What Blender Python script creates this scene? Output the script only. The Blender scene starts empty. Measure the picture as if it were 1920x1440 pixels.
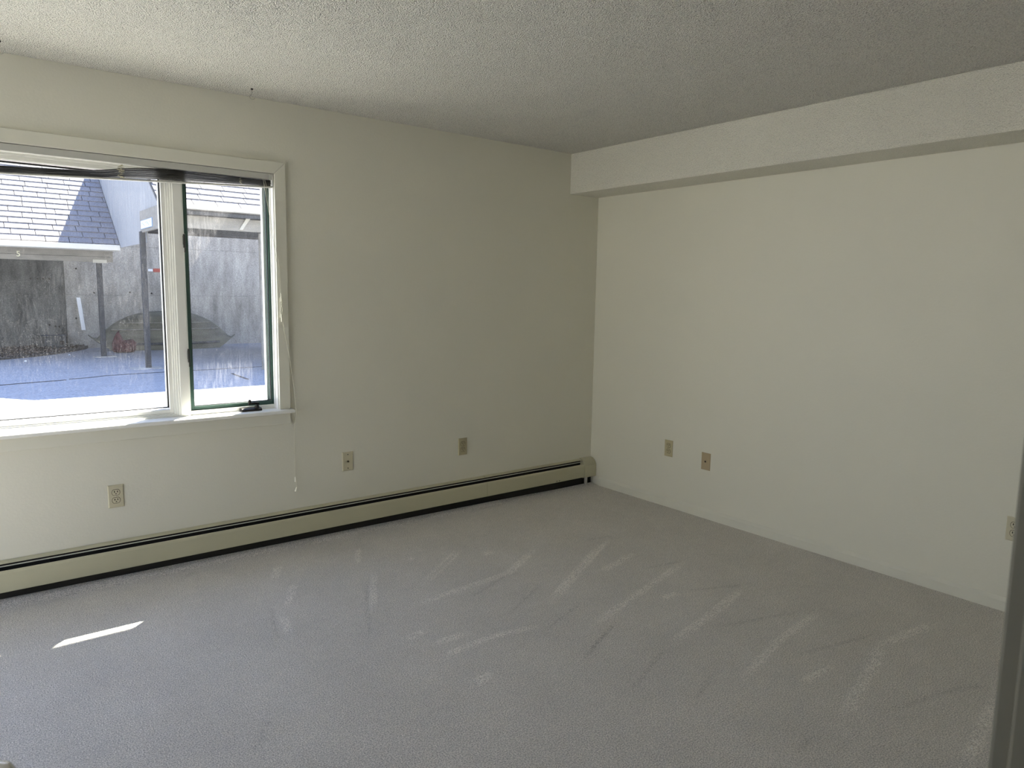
import bpy, bmesh, math, random
import numpy as np
from mathutils import Vector, Matrix

random.seed(7)
S = bpy.context.scene
COL = S.collection

# ------------------------------------------------------------------ camera
F_PX = 1341.73
cam_d = bpy.data.cameras.new('camera')
cam = bpy.data.objects.new('camera', cam_d)
COL.objects.link(cam)
S.camera = cam
cam_d.sensor_fit = 'HORIZONTAL'
cam_d.sensor_width = 36.0
cam_d.lens = F_PX * 36.0 / 1920.0
cam_d.clip_start = 0.02
cam_d.clip_end = 400
YAW, PITCH, ROLL = 0.6646147, -0.1270616, 0.0166957
fw = Vector((math.sin(YAW) * math.cos(PITCH), math.cos(YAW) * math.cos(PITCH), math.sin(PITCH)))
rt = Vector((math.cos(YAW), -math.sin(YAW), 0))
up = rt.cross(fw)
r2 = rt * math.cos(ROLL) + up * math.sin(ROLL)
u2 = -rt * math.sin(ROLL) + up * math.cos(ROLL)
mw = Matrix((r2, u2, -fw)).transposed().to_4x4()
mw.translation = Vector((-3.8392, -3.8963, 1.4555))
cam.matrix_world = mw
cam_d.dof.use_dof = True
cam_d.dof.focus_distance = 4.6
cam_d.dof.aperture_fstop = 10.0

# ------------------------------------------------------------------ light
w = bpy.data.worlds.new('sky')
S.world = w
w.use_nodes = True
nt = w.node_tree
nt.nodes.clear()
out = nt.nodes.new('ShaderNodeOutputWorld')
bg = nt.nodes.new('ShaderNodeBackground')
tc = nt.nodes.new('ShaderNodeTexCoord')
sep = nt.nodes.new('ShaderNodeSeparateXYZ')
ramp = nt.nodes.new('ShaderNodeValToRGB')
ramp.color_ramp.elements[0].position = 0.0
ramp.color_ramp.elements[0].color = (0.80, 0.87, 1.0, 1)
ramp.color_ramp.elements[1].position = 0.75
ramp.color_ramp.elements[1].color = (0.34, 0.50, 1.0, 1)
nt.links.new(tc.outputs['Generated'], sep.inputs[0])
nt.links.new(sep.outputs['Z'], ramp.inputs[0])
nt.links.new(ramp.outputs[0], bg.inputs[0])
bg.inputs[1].default_value = 2.3
nt.links.new(bg.outputs[0], out.inputs[0])

SUN_DIR = Vector((0.72, 0.65, 1.0)).normalized()      # towards the sun
sun_d = bpy.data.lights.new('sun', 'SUN')
sun_d.energy = 40.0
sun_d.color = (1.0, 0.93, 0.82)
sun_d.angle = math.radians(0.53)
sun = bpy.data.objects.new('sun', sun_d)
COL.objects.link(sun)
sun.rotation_euler = SUN_DIR.to_track_quat('Z', 'Y').to_euler()
sun.location = (4, 4, 12)

S.view_settings.view_transform = 'Standard'
S.view_settings.look = 'None'
S.view_settings.gamma = 1.0
S.view_settings.use_curve_mapping = False
S.view_settings.exposure = 0.30
S.cycles.use_denoising = True
S.cycles.denoising_prefilter = 'NONE'
S.cycles.max_bounces = 14
S.cycles.diffuse_bounces = 9
S.cycles.transparent_max_bounces = 16
S.cycles.caustics_reflective = False
S.cycles.caustics_refractive = False
S.cycles.sample_clamp_indirect = 6.0

# ------------------------------------------------------------------ helpers
def prop(o, **k):
    for a, b in k.items():
        if b:
            o[a] = b
    return o


def bx(bm, x0, x1, y0, y1, z0, z1):
    x0, x1 = min(x0, x1), max(x0, x1)
    y0, y1 = min(y0, y1), max(y0, y1)
    z0, z1 = min(z0, z1), max(z0, z1)
    v = [bm.verts.new(p) for p in ((x0, y0, z0), (x1, y0, z0), (x1, y1, z0), (x0, y1, z0),
                                   (x0, y0, z1), (x1, y0, z1), (x1, y1, z1), (x0, y1, z1))]
    for f in ((0, 3, 2, 1), (4, 5, 6, 7), (0, 1, 5, 4), (1, 2, 6, 5), (2, 3, 7, 6), (3, 0, 4, 7)):
        bm.faces.new([v[i] for i in f])


def prism(bm, pts, axis, a, b):
    """extrude polygon pts (2D in the two other axes) between a and b along axis"""
    def P(q, t):
        q = list(q)
        q.insert('xyz'.index(axis), t)
        return q
    A = [bm.verts.new(P(q, a)) for q in pts]
    B = [bm.verts.new(P(q, b)) for q in pts]
    n = len(pts)
    bm.faces.new(A)
    bm.faces.new(B[::-1])
    for i in range(n):
        bm.faces.new((A[i], B[i], B[(i + 1) % n], A[(i + 1) % n]))
    bmesh.ops.recalc_face_normals(bm, faces=bm.faces)


def tube(bm, pts, r, n=8, caps=True):
    pts = [Vector(p) for p in pts]
    rings = []
    ref = Vector((0.31, 0.17, 0.93))
    for i, p in enumerate(pts):
        a = pts[max(i - 1, 0)]
        b = pts[min(i + 1, len(pts) - 1)]
        d = (b - a).normalized()
        u = d.cross(ref)
        if u.length < 1e-3:
            u = d.cross(Vector((1, 0, 0)))
        u.normalize()
        v = d.cross(u)
        rr = r[i] if isinstance(r, (list, tuple)) else r
        rings.append([bm.verts.new(p + (u * math.cos(t) + v * math.sin(t)) * rr)
                      for t in [2 * math.pi * k / n for k in range(n)]])
    for i in range(len(rings) - 1):
        for k in range(n):
            bm.faces.new((rings[i][k], rings[i][(k + 1) % n], rings[i + 1][(k + 1) % n], rings[i + 1][k]))
    if caps:
        bm.faces.new(rings[0][::-1])
        bm.faces.new(rings[-1])
    bmesh.ops.recalc_face_normals(bm, faces=bm.faces)


def lathe(bm, prof, origin, axis, n=24):
    """prof: list of (radius, distance along axis)"""
    o = Vector(origin)
    d = Vector(axis).normalized()
    u = d.orthogonal().normalized()
    v = d.cross(u)
    rings = []
    for r, t in prof:
        if r < 1e-6:
            rings.append([bm.verts.new(o + d * t)])
        else:
            rings.append([bm.verts.new(o + d * t + (u * math.cos(a) + v * math.sin(a)) * r)
                          for a in [2 * math.pi * k / n for k in range(n)]])
    for i in range(len(rings) - 1):
        A, B = rings[i], rings[i + 1]
        for k in range(n):
            q = [A[k % len(A)], A[(k + 1) % len(A)], B[(k + 1) % len(B)], B[k % len(B)]]
            q = list(dict.fromkeys(q))
            if len(q) > 2:
                bm.faces.new(q)
    for ring in (rings[0], rings[-1]):
        if len(ring) > 2:
            bm.faces.new(ring)
    bmesh.ops.recalc_face_normals(bm, faces=bm.faces)


def obj(name, bm, mat, parent=None, bevel=0.0, smooth=False, loc=None):
    me = bpy.data.meshes.new(name)
    bm.to_mesh(me)
    bm.free()
    me.materials.append(mat)
    if smooth:
        for p in me.polygons:
            p.use_smooth = True
    o = bpy.data.objects.new(name, me)
    COL.objects.link(o)
    if parent:
        o.parent = parent
    if loc:
        o.location = loc
    if bevel:
        m = o.modifiers.new('bevel', 'BEVEL')
        m.width = bevel
        m.segments = 2
        m.limit_method = 'ANGLE'
        m.angle_limit = math.radians(40)
    return o


def boxo(name, mat, parent, *b, bevel=0.0):
    bm = bmesh.new()
    bx(bm, *b)
    return obj(name, bm, mat, parent, bevel)


def empty(name, loc, label=None, cat=None, group=None, kind=None):
    o = bpy.data.objects.new(name, None)
    COL.objects.link(o)
    o.location = loc
    o.empty_display_size = 0.1
    return prop(o, label=label, category=cat, group=group, kind=kind)


def world_parent(o, p):
    """parent without moving (parents here are only translated / z rotated empties)"""
    bpy.context.view_layer.update()
    o.parent = p
    o.matrix_parent_inverse = p.matrix_world.inverted()


# ------------------------------------------------------------------ materials
def mat_base(name, col, rough=0.6, metal=0.0, spec=0.5):
    m = bpy.data.materials.new(name)
    m.use_nodes = True
    b = m.node_tree.nodes['Principled BSDF']
    b.inputs['Base Color'].default_value = (*col, 1)
    b.inputs['Roughness'].default_value = rough
    b.inputs['Metallic'].default_value = metal
    b.inputs['Specular IOR Level'].default_value = spec
    return m


def N(m, t, **k):
    n = m.node_tree.nodes.new(t)
    for a, b in k.items():
        setattr(n, a, b)
    return n


def L(m, a, b):
    m.node_tree.links.new(a, b)


def mat(name, col, rough=0.6, metal=0.0, spec=0.5, var=0.06, vscale=3.0, bump=0.0, bscale=60.0, stretch=(1, 1, 1)):
    """plain painted / metal / plastic surface with slight tone variation and fine relief"""
    m = mat_base(name, col, rough, metal, spec)
    b = m.node_tree.nodes['Principled BSDF']
    tc = N(m, 'ShaderNodeTexCoord')
    mp = N(m, 'ShaderNodeMapping')
    mp.inputs['Scale'].default_value = stretch
    L(m, tc.outputs['Object'], mp.inputs[0])
    nz = N(m, 'ShaderNodeTexNoise')
    nz.inputs['Scale'].default_value = vscale
    nz.inputs['Detail'].default_value = 4
    L(m, mp.outputs[0], nz.inputs['Vector'])
    mr = N(m, 'ShaderNodeMapRange')
    mr.inputs['From Min'].default_value = 0.3
    mr.inputs['From Max'].default_value = 0.7
    mr.inputs['To Min'].default_value = 1 - var
    mr.inputs['To Max'].default_value = 1 + var
    L(m, nz.outputs['Fac'], mr.inputs['Value'])
    mx = N(m, 'ShaderNodeVectorMath', operation='SCALE')
    mx.inputs[0].default_value = col
    L(m, mr.outputs[0], mx.inputs['Scale'])
    L(m, mx.outputs[0], b.inputs['Base Color'])
    if bump:
        n2 = N(m, 'ShaderNodeTexNoise')
        n2.inputs['Scale'].default_value = bscale
        n2.inputs['Detail'].default_value = 6
        L(m, mp.outputs[0], n2.inputs['Vector'])
        bp = N(m, 'ShaderNodeBump')
        bp.inputs['Strength'].default_value = 1.0
        bp.inputs['Distance'].default_value = bump
        L(m, n2.outputs['Fac'], bp.inputs['Height'])
        L(m, bp.outputs[0], b.inputs['Normal'])
    return m


WALL = (0.70, 0.685, 0.60)
M_wall = mat('wall_paint', WALL, 0.55, var=0.012, vscale=1.3, bump=0.0006, bscale=90)
M_trim = mat('trim_paint', (0.69, 0.68, 0.60), 0.4, var=0.01, bump=0.0002, bscale=40)
M_white = mat('window_white', (0.80, 0.80, 0.77), 0.35, var=0.02, vscale=8)
M_green = mat('weatherstrip_green', (0.045, 0.10, 0.08), 0.5, var=0.15, vscale=12)
M_dark = mat('gasket_black', (0.012, 0.012, 0.011), 0.6, var=0.2)
M_bronze = mat('dark_bronze', (0.028, 0.022, 0.018), 0.35, metal=0.4, var=0.3, vscale=40)
M_heater = mat('heater_enamel', (0.50, 0.48, 0.345), 0.42, var=0.03, vscale=2.5)
M_heater_dark = mat('heater_inside_shade', (0.015, 0.014, 0.012), 0.8, var=0.2)  # near-black colour stands in for the shade inside the heater
M_strip = mat('damper_metal', (0.55, 0.55, 0.52), 0.3, metal=0.6, var=0.05)
M_almond = mat('almond_plastic', (0.47, 0.42, 0.27), 0.35, var=0.02)
M_almond2 = mat('ivory_plastic', (0.56, 0.52, 0.38), 0.35, var=0.02)
M_tan = mat('tan_plastic', (0.42, 0.34, 0.22), 0.35, var=0.02)
M_slot = mat('slot_black', (0.02, 0.015, 0.01), 0.8, var=0.1)
M_rail = mat('blind_rail_paint', (0.50, 0.50, 0.47), 0.35, var=0.03)
M_slat = mat('blind_slat_paint', (0.06, 0.058, 0.052), 0.45, var=0.15, vscale=6)
M_cord = mat('blind_cord', (0.72, 0.70, 0.58), 0.7, var=0.05, vscale=80)
M_cream_cord = mat('knotted_cord', (0.50, 0.48, 0.36), 0.8, var=0.2, vscale=90)
M_tassel = mat('tassel_plastic', (0.85, 0.83, 0.74), 0.25, var=0.02)
M_wire = mat('hook_wire', (0.45, 0.44, 0.40), 0.35, metal=0.5, var=0.1, vscale=60)
M_nickel = mat('satin_nickel', (0.72, 0.71, 0.69), 0.22, metal=0.7, var=0.03)
M_door = mat('door_paint', (0.62, 0.60, 0.52), 0.45, var=0.02)
M_jamb = mat('shaded_jamb_paint', (0.30, 0.285, 0.23), 0.5, var=0.02)  # off-white paint darkened to carry the shade on the jamb


def popcorn(name, col, strength, scale, pit_shade=0.24):
    m = mat_base(name, col, 0.9)
    b = m.node_tree.nodes['Principled BSDF']
    tc = N(m, 'ShaderNodeTexCoord')
    v = N(m, 'ShaderNodeTexVoronoi')
    v.inputs['Scale'].default_value = scale
    L(m, tc.outputs['Object'], v.inputs['Vector'])
    n = N(m, 'ShaderNodeTexNoise')
    n.inputs['Scale'].default_value = scale * 0.9
    n.inputs['Detail'].default_value = 3
    L(m, tc.outputs['Object'], n.inputs['Vector'])
    mx = N(m, 'ShaderNodeMath', operation='MULTIPLY_ADD')
    L(m, v.outputs['Distance'], mx.inputs[0])
    mx.inputs[1].default_value = -0.8
    L(m, n.outputs['Fac'], mx.inputs[2])
    bp = N(m, 'ShaderNodeBump')
    bp.inputs['Distance'].default_value = strength
    L(m, mx.outputs[0], bp.inputs['Height'])
    L(m, bp.outputs[0], b.inputs['Normal'])
    mr = N(m, 'ShaderNodeMapRange')  # colour darkened in the pits, painting in the texture's micro-shadows
    mr.inputs['From Min'].default_value = -0.35
    mr.inputs['From Max'].default_value = 0.35
    mr.inputs['To Min'].default_value = 1 - pit_shade
    mr.inputs['To Max'].default_value = 1 + pit_shade * 0.5
    L(m, mx.outputs[0], mr.inputs['Value'])
    sc = N(m, 'ShaderNodeVectorMath', operation='SCALE')
    sc.inputs[0].default_value = col
    L(m, mr.outputs[0], sc.inputs['Scale'])
    L(m, sc.outputs[0], b.inputs['Base Color'])
    return m


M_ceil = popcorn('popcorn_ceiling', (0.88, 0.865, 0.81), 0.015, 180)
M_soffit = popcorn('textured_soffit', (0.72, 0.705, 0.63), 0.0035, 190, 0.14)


def carpet():
    m = mat_base('carpet_pile', (0.4, 0.4, 0.4), 0.95, spec=0.1)
    b = m.node_tree.nodes['Principled BSDF']
    b.inputs['Sheen Weight'].default_value = 0.25
    b.inputs['Sheen Roughness'].default_value = 0.5
    tc = N(m, 'ShaderNodeTexCoord')
    n1 = N(m, 'ShaderNodeTexNoise')
    n1.inputs['Scale'].default_value = 205
    n1.inputs['Detail'].default_value = 3
    n1.inputs['Roughness'].default_value = 0.7
    n2 = N(m, 'ShaderNodeTexNoise')
    n2.inputs['Scale'].default_value = 3.5
    n2.inputs['Detail'].default_value = 5
    n3 = N(m, 'ShaderNodeTexNoise')
    n3.inputs['Scale'].default_value = 26
    n3.inputs['Detail'].default_value = 4
    for n in (n1, n2, n3):
        L(m, tc.outputs['Object'], n.inputs['Vector'])
    at = N(m, 'ShaderNodeAttribute')
    at.attribute_name = 'nap'
    r1 = N(m, 'ShaderNodeMapRange')
    r1.inputs['From Min'].default_value = 0.37
    r1.inputs['From Max'].default_value = 0.63
    r1.inputs['To Min'].default_value = 0.58
    r1.inputs['To Max'].default_value = 1.38
    L(m, n1.outputs['Fac'], r1.inputs['Value'])
    r2_ = N(m, 'ShaderNodeMapRange')
    r2_.inputs['From Min'].default_value = 0.3
    r2_.inputs['From Max'].default_value = 0.7
    r2_.inputs['To Min'].default_value = 0.955
    r2_.inputs['To Max'].default_value = 1.045
    L(m, n2.outputs['Fac'], r2_.inputs['Value'])
    r3 = N(m, 'ShaderNodeMapRange')
    r3.inputs['From Min'].default_value = 0.3
    r3.inputs['From Max'].default_value = 0.7
    r3.inputs['To Min'].default_value = 0.96
    r3.inputs['To Max'].default_value = 1.04
    L(m, n3.outputs['Fac'], r3.inputs['Value'])
    na = N(m, 'ShaderNodeMapRange')
    na.inputs['From Min'].default_value = 0
    na.inputs['From Max'].default_value = 1
    na.inputs['To Min'].default_value = 0.80
    na.inputs['To Max'].default_value = 1.20
    L(m, at.outputs['Fac'], na.inputs['Value'])
    a = N(m, 'ShaderNodeMath', operation='MULTIPLY')
    L(m, r1.outputs[0], a.inputs[0])
    L(m, r2_.outputs[0], a.inputs[1])
    c = N(m, 'ShaderNodeMath', operation='MULTIPLY')
    L(m, a.outputs[0], c.inputs[0])
    L(m, na.outputs[0], c.inputs[1])
    d = N(m, 'ShaderNodeMath', operation='MULTIPLY')
    L(m, c.outputs[0], d.inputs[0])
    L(m, r3.outputs[0], d.inputs[1])
    sc = N(m, 'ShaderNodeVectorMath', operation='SCALE')
    sc.inputs[0].default_value = (0.735, 0.695, 0.65)
    L(m, d.outputs[0], sc.inputs['Scale'])
    L(m, sc.outputs[0], b.inputs['Base Color'])
    bp = N(m, 'ShaderNodeBump')
    bp.inputs['Distance'].default_value = 0.007
    bp.inputs['Strength'].default_value = 1.0
    L(m, n1.outputs['Fac'], bp.inputs['Height'])
    L(m, bp.outputs[0], b.inputs['Normal'])
    return m


M_carpet = carpet()


def glass(name, streak, haze):
    """clear pane with dust: rain streaks, speckles and a thin haze"""
    m = bpy.data.materials.new(name)
    m.use_nodes = True
    m.use_transparent_shadow = True
    t = m.node_tree
    t.nodes.clear()
    o = N(m, 'ShaderNodeOutputMaterial')
    tr = N(m, 'ShaderNodeBsdfTransparent')
    tr.inputs[0].default_value = (0.955, 0.975, 0.97, 1)
    gl = N(m, 'ShaderNodeBsdfGlossy')
    gl.inputs['Roughness'].default_value = 0.02
    fr = N(m, 'ShaderNodeFresnel')
    ge = N(m, 'ShaderNodeNewGeometry')
    io = N(m, 'ShaderNodeMath', operation='MULTIPLY_ADD')
    L(m, ge.outputs['Backfacing'], io.inputs[0])
    io.inputs[1].default_value = 0.8 - 1.25
    io.inputs[2].default_value = 1.25
    L(m, io.outputs[0], fr.inputs['IOR'])
    m1 = N(m, 'ShaderNodeMixShader')
    L(m, fr.outputs[0], m1.inputs[0])
    L(m, tr.outputs[0], m1.inputs[1])
    L(m, gl.outputs[0], m1.inputs[2])
    df = N(m, 'ShaderNodeBsdfDiffuse')
    df.inputs[0].default_value = (0.75, 0.75, 0.78, 1)
    tl = N(m, 'ShaderNodeBsdfTranslucent')
    tl.inputs[0].default_value = (0.75, 0.75, 0.78, 1)
    m2 = N(m, 'ShaderNodeMixShader')
    m2.inputs[0].default_value = 0.5
    L(m, df.outputs[0], m2.inputs[1])
    L(m, tl.outputs[0], m2.inputs[2])
    tc = N(m, 'ShaderNodeTexCoord')
    mp = N(m, 'ShaderNodeMapping')
    mp.inputs['Scale'].default_value = (1, 1, 0.16)
    L(m, tc.outputs['Object'], mp.inputs[0])
    s = N(m, 'ShaderNodeTexNoise')
    s.inputs['Scale'].default_value = 110
    s.inputs['Detail'].default_value = 4
    L(m, mp.outputs[0], s.inputs['Vector'])
    sp = N(m, 'ShaderNodeTexNoise')
    sp.inputs['Scale'].default_value = 400
    sp.inputs['Detail'].default_value = 2
    L(m, tc.outputs['Object'], sp.inputs['Vector'])
    big = N(m, 'ShaderNodeTexNoise')
    big.inputs['Scale'].default_value = 3.2
    big.inputs['Detail'].default_value = 4
    L(m, tc.outputs['Object'], big.inputs['Vector'])

    def rng(n, a, b, c, d):
        r = N(m, 'ShaderNodeMapRange')
        r.inputs['From Min'].default_value = a
        r.inputs['From Max'].default_value = b
        r.inputs['To Min'].default_value = c
        r.inputs['To Max'].default_value = d
        L(m, n.outputs['Fac'], r.inputs['Value'])
        return r
    rs = rng(s, 0.45, 0.75, 0, streak)
    rp = rng(sp, 0.64, 0.72, 0, 0.22)
    rb = rng(big, 0.35, 0.65, 0.25, 1.0)
    ad = N(m, 'ShaderNodeMath', operation='ADD')
    L(m, rs.outputs[0], ad.inputs[0])
    L(m, rp.outputs[0], ad.inputs[1])
    ml = N(m, 'ShaderNodeMath', operation='MULTIPLY_ADD')
    L(m, ad.outputs[0], ml.inputs[0])
    L(m, rb.outputs[0], ml.inputs[1])
    ml.inputs[2].default_value = haze
    m3 = N(m, 'ShaderNodeMixShader')
    L(m, ml.outputs[0], m3.inputs[0])
    L(m, m1.outputs[0], m3.inputs[1])
    L(m, m2.outputs[0], m3.inputs[2])
    L(m, m3.outputs[0], o.inputs[0])
    return m


M_glass = glass('dusty_glass', 0.022, 0.003)
M_glass2 = glass('streaked_glass', 0.09, 0.012)


def concrete(name, col, stain, vs=1.0, streak=True, bump=0.004):
    m = mat_base(name, col, 0.85, spec=0.3)
    b = m.node_tree.nodes['Principled BSDF']
    tc = N(m, 'ShaderNodeTexCoord')
    mp = N(m, 'ShaderNodeMapping')
    mp.inputs['Scale'].default_value = (1, 1, 0.26) if streak else (1, 1, 1)
    L(m, tc.outputs['Object'], mp.inputs[0])
    n1 = N(m, 'ShaderNodeTexNoise')
    n1.inputs['Scale'].default_value = 4.5 * vs
    n1.inputs['Detail'].default_value = 7
    n1.inputs['Roughness'].default_value = 0.65
    L(m, mp.outputs[0], n1.inputs['Vector'])
    n2 = N(m, 'ShaderNodeTexNoise')
    n2.inputs['Scale'].default_value = 38 * vs
    n2.inputs['Detail'].default_value = 5
    L(m, tc.outputs['Object'], n2.inputs['Vector'])
    r = N(m, 'ShaderNodeMapRange')
    r.inputs['From Min'].default_value = 0.3
    r.inputs['From Max'].default_value = 0.7
    r.inputs['To Min'].default_value = 1 - stain
    r.inputs['To Max'].default_value = 1 + stain * 0.7
    L(m, n1.outputs['Fac'], r.inputs['Value'])
    r_ = N(m, 'ShaderNodeMapRange')
    r_.inputs['From Min'].default_value = 0.3
    r_.inputs['From Max'].default_value = 0.7
    r_.inputs['To Min'].default_value = 0.76
    r_.inputs['To Max'].default_value = 1.24
    L(m, n2.outputs['Fac'], r_.inputs['Value'])
    mu = N(m, 'ShaderNodeMath', operation='MULTIPLY')
    L(m, r.outputs[0], mu.inputs[0])
    L(m, r_.outputs[0], mu.inputs[1])
    sc = N(m, 'ShaderNodeVectorMath', operation='SCALE')
    sc.inputs[0].default_value = col
    L(m, mu.outputs[0], sc.inputs['Scale'])
    L(m, sc.outputs[0], b.inputs['Base Color'])
    bp = N(m, 'ShaderNodeBump')
    bp.inputs['Distance'].default_value = bump
    L(m, n2.outputs['Fac'], bp.inputs['Height'])
    L(m, bp.outputs[0], b.inputs['Normal'])
    return m


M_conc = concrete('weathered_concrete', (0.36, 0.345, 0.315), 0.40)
M_conc_dark = concrete('dark_concrete', (0.125, 0.125, 0.115), 0.6)  # darker base tone, with stronger random stains
M_asph = concrete('asphalt', (0.30, 0.30, 0.31), 0.12, 0.8, False)
M_walk = concrete('pale_concrete', (0.36, 0.35, 0.33), 0.08, 0.8, False)
M_siding = mat('pale_siding', (0.33, 0.335, 0.34), 0.7, var=0.08, vscale=9, stretch=(1, 1, 0.1))
M_render = mat('pale_render', (0.50, 0.49, 0.47), 0.85, var=0.04)
M_fascia = mat('weathered_fascia', (0.25, 0.235, 0.205), 0.8, var=0.16, vscale=9, bump=0.002, bscale=50, stretch=(0.3, 1, 1))
M_gutter = mat('gutter_metal', (0.66, 0.64, 0.58), 0.45, var=0.04)
M_shingle = mat('asphalt_shingle', (0.21, 0.20, 0.205), 0.95, var=0.22, vscale=38, bump=0.002, bscale=220)
M_under = mat('roof_boards', (0.10, 0.095, 0.09), 0.9, var=0.2)
M_beam = mat('dark_beam', (0.05, 0.052, 0.056), 0.7, var=0.25, vscale=18)
M_post = mat('post_paint', (0.028, 0.030, 0.034), 0.6, var=0.3, vscale=14)
M_postcap = mat('cream_bracket', (0.46, 0.44, 0.38), 0.7, var=0.1)
M_sign = mat('sign_white', (0.80, 0.82, 0.85), 0.5, var=0.02)
M_signblue = mat('sign_blue_edge', (0.25, 0.36, 0.55), 0.5, var=0.05)
M_signtext = mat('sign_letters', (0.20, 0.30, 0.38), 0.6, var=0.1)
M_cream = mat('cream_digit', (0.85, 0.82, 0.60), 0.5, var=0.02)
M_red = mat('red_tag', (0.42, 0.10, 0.07), 0.6, var=0.1)
M_hull = mat('olive_hull', (0.10, 0.097, 0.07), 0.6, var=0.3, vscale=6, stretch=(0.3, 1, 1.6))
M_hullband = mat('hull_band', (0.16, 0.15, 0.125), 0.6, var=0.2, vscale=10)
M_maroon = mat('maroon_fabric', (0.085, 0.030, 0.030), 0.85, var=0.35, vscale=14, bump=0.01, bscale=14)
M_box = mat('weathered_metal_box', (0.085, 0.088, 0.088), 0.7, var=0.25, vscale=12)
M_leaf = mat('dry_leaves', (0.075, 0.05, 0.036), 0.9, var=0.6, vscale=8)
M_crack = mat('tar_seam', (0.03, 0.032, 0.04), 0.8, var=0.2)
M_soil = mat('dark_soil', (0.05, 0.045, 0.04), 0.95, var=0.3, vscale=12, bump=0.02, bscale=30)

H = 2.44
XW, YB = -5.3, -3.735           # west end of the room, back wall

# ================================================================== SETTING
# carpet with vacuum marks (nap attribute = pile direction of the vacuum strokes)
LITE = [[(-2.24, -1.12), (-1.62, -1.07), (-1.26, -0.86)], [(-2.05, -0.93), (-1.65, -0.64)],
        [(-2.38, -1.6), (-2.13, -1.58), (-1.86, -1.62)], [(-2.34, -1.49), (-2.18, -1.49)], [(-2.38, -1.84), (-2.28, -1.82)],
        [(-1.67, -1.46), (-1.34, -1.28), (-0.94, -1.06)], [(-2.19, -0.66), (-2.4, -1.06)], [(-2.75, -0.86), (-2.79, -1.06)],
        [(-2.7, -0.79), (-2.58, -0.56)], [(-2.64, -0.45), (-2.56, -0.29)], [(-2.09, -0.28), (-2.21, -0.5)],
        [(-1.7, -1.76), (-1.23, -1.64), (-0.76, -1.51)], [(-1.57, -2.08), (-1.16, -2.0), (-0.76, -1.91)],
        [(-1.53, -2.42), (-1.13, -2.33), (-0.72, -2.28)], [(-1.46, -2.78), (-1.12, -2.7), (-0.81, -2.61)],
        [(-0.81, -2.61), (-0.44, -2.66)], [(-1.19, -1.2), (-0.83, -1.02)], [(-1.21, -1.34), (-0.86, -1.26)],
        [(-1.42, -3.15), (-0.85, -3.05)], [(-1.21, -1.75), (-1.1, -1.76)], [(-1.97, -0.6), (-1.92, -0.59)],
        [(-1.58, -0.78), (-1.51, -0.77)], [(-2.42, -1.39), (-2.31, -1.37)], [(-1.38, -2.57), (-1.17, -2.58)]]
DARK = [[(-2.25, -0.69), (-2.44, -1.08), (-2.55, -1.33)], [(-2.76, -0.74), (-2.85, -1.09)], [(-2.05, -0.93), (-1.62, -0.62)],
        [(-1.96, -1.21), (-1.62, -1.07)], [(-1.93, -1.46), (-1.6, -1.29)], [(-1.91, -1.68), (-1.57, -1.56)],
        [(-1.96, -1.97), (-1.6, -1.8)], [(-3.17, -1.76), (-3.07, -1.61)], [(-0.94, -0.94), (-0.75, -0.98)],
        [(-1.01, -1.44), (-0.73, -1.5)], [(-1.06, -1.76), (-0.73, -1.9)], [(-1.24, -2.1), (-0.76, -2.24)],
        [(-1.25, -2.43), (-0.71, -2.56)], [(-1.3, -2.86), (-0.95, -2.94), (-0.79, -3.02)], [(-1.93, -2.22), (-1.57, -2.08)],
        [(-1.86, -1.92), (-1.56, -1.79)], [(-1.81, -2.41), (-1.56, -2.31)], [(-1.78, -2.8), (-1.66, -2.77)]]


def make_floor():
    nx, ny = 440, 310
    xs = np.linspace(XW, 0, nx)
    ys = np.linspace(YB, 0, ny)
    X, Y = np.meshgrid(xs, ys)
    P = np.stack([X.ravel(), Y.ravel()], 1)
    nap = np.full(len(P), 0.5)
    rs = np.random.RandomState(3)

    def dist(poly):
        best = np.full(len(P), 9.0)
        tt = np.zeros(len(P))
        tot = len(poly) - 1
        for i in range(tot):
            a = np.array(poly[i])
            b = np.array(poly[i + 1])
            d = b - a
            t = np.clip(((P - a) @ d) / (d @ d), 0, 1)
            q = np.hypot(*(P - a - t[:, None] * d).T)
            k = q < best
            best[k] = q[k]
            tt[k] = (i + t[k]) / tot
        return best, tt
    for s in LITE:
        wd = rs.uniform(0.022, 0.034)
        q, t = dist(s)
        e = np.clip((wd - q) / 0.012, 0, 1) * np.clip(np.minimum(t, 1 - t) / 0.15, 0.25, 1)
        nap += e * 0.36
    for s in DARK:
        q, t = dist(s)
        e = np.clip((0.013 - q) / 0.008, 0, 1) * np.clip(np.minimum(t, 1 - t) / 0.2, 0.1, 1)
        nap -= e * 0.26
        # broad, very faint lighter side of the stroke
        e2 = np.clip((0.11 - q) / 0.08, 0, 1)
        nap -= e2 * 0.04
    hgt = (nap - 0.5) * 0.004
    # the carpet rides up over its tack strip under the heater
    k = np.clip((P[:, 1] + 0.085) / 0.07, 0, 1)
    hgt += k * k * (3 - 2 * k) * np.interp(P[:, 0], [-4.0, -1.0, -0.3], [0.027, 0.014, 0.004])
    V = np.stack([P[:, 0], P[:, 1], hgt], 1)
    idx = np.arange(nx * ny).reshape(ny, nx)
    Fc = np.stack([idx[:-1, :-1], idx[:-1, 1:], idx[1:, 1:], idx[1:, :-1]], -1).reshape(-1, 4)
    me = bpy.data.meshes.new('floor')
    me.from_pydata(V.tolist(), [], Fc.tolist())
    at = me.attributes.new('nap', 'FLOAT', 'POINT')
    at.data.foreach_set('value', np.clip(nap, 0, 1).astype(np.float32))
    me.materials.append(M_carpet)
    o = bpy.data.objects.new('floor', me)
    COL.objects.link(o)
    return prop(o, kind='structure', label='light grey cut pile carpet with vacuum marks')


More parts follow.
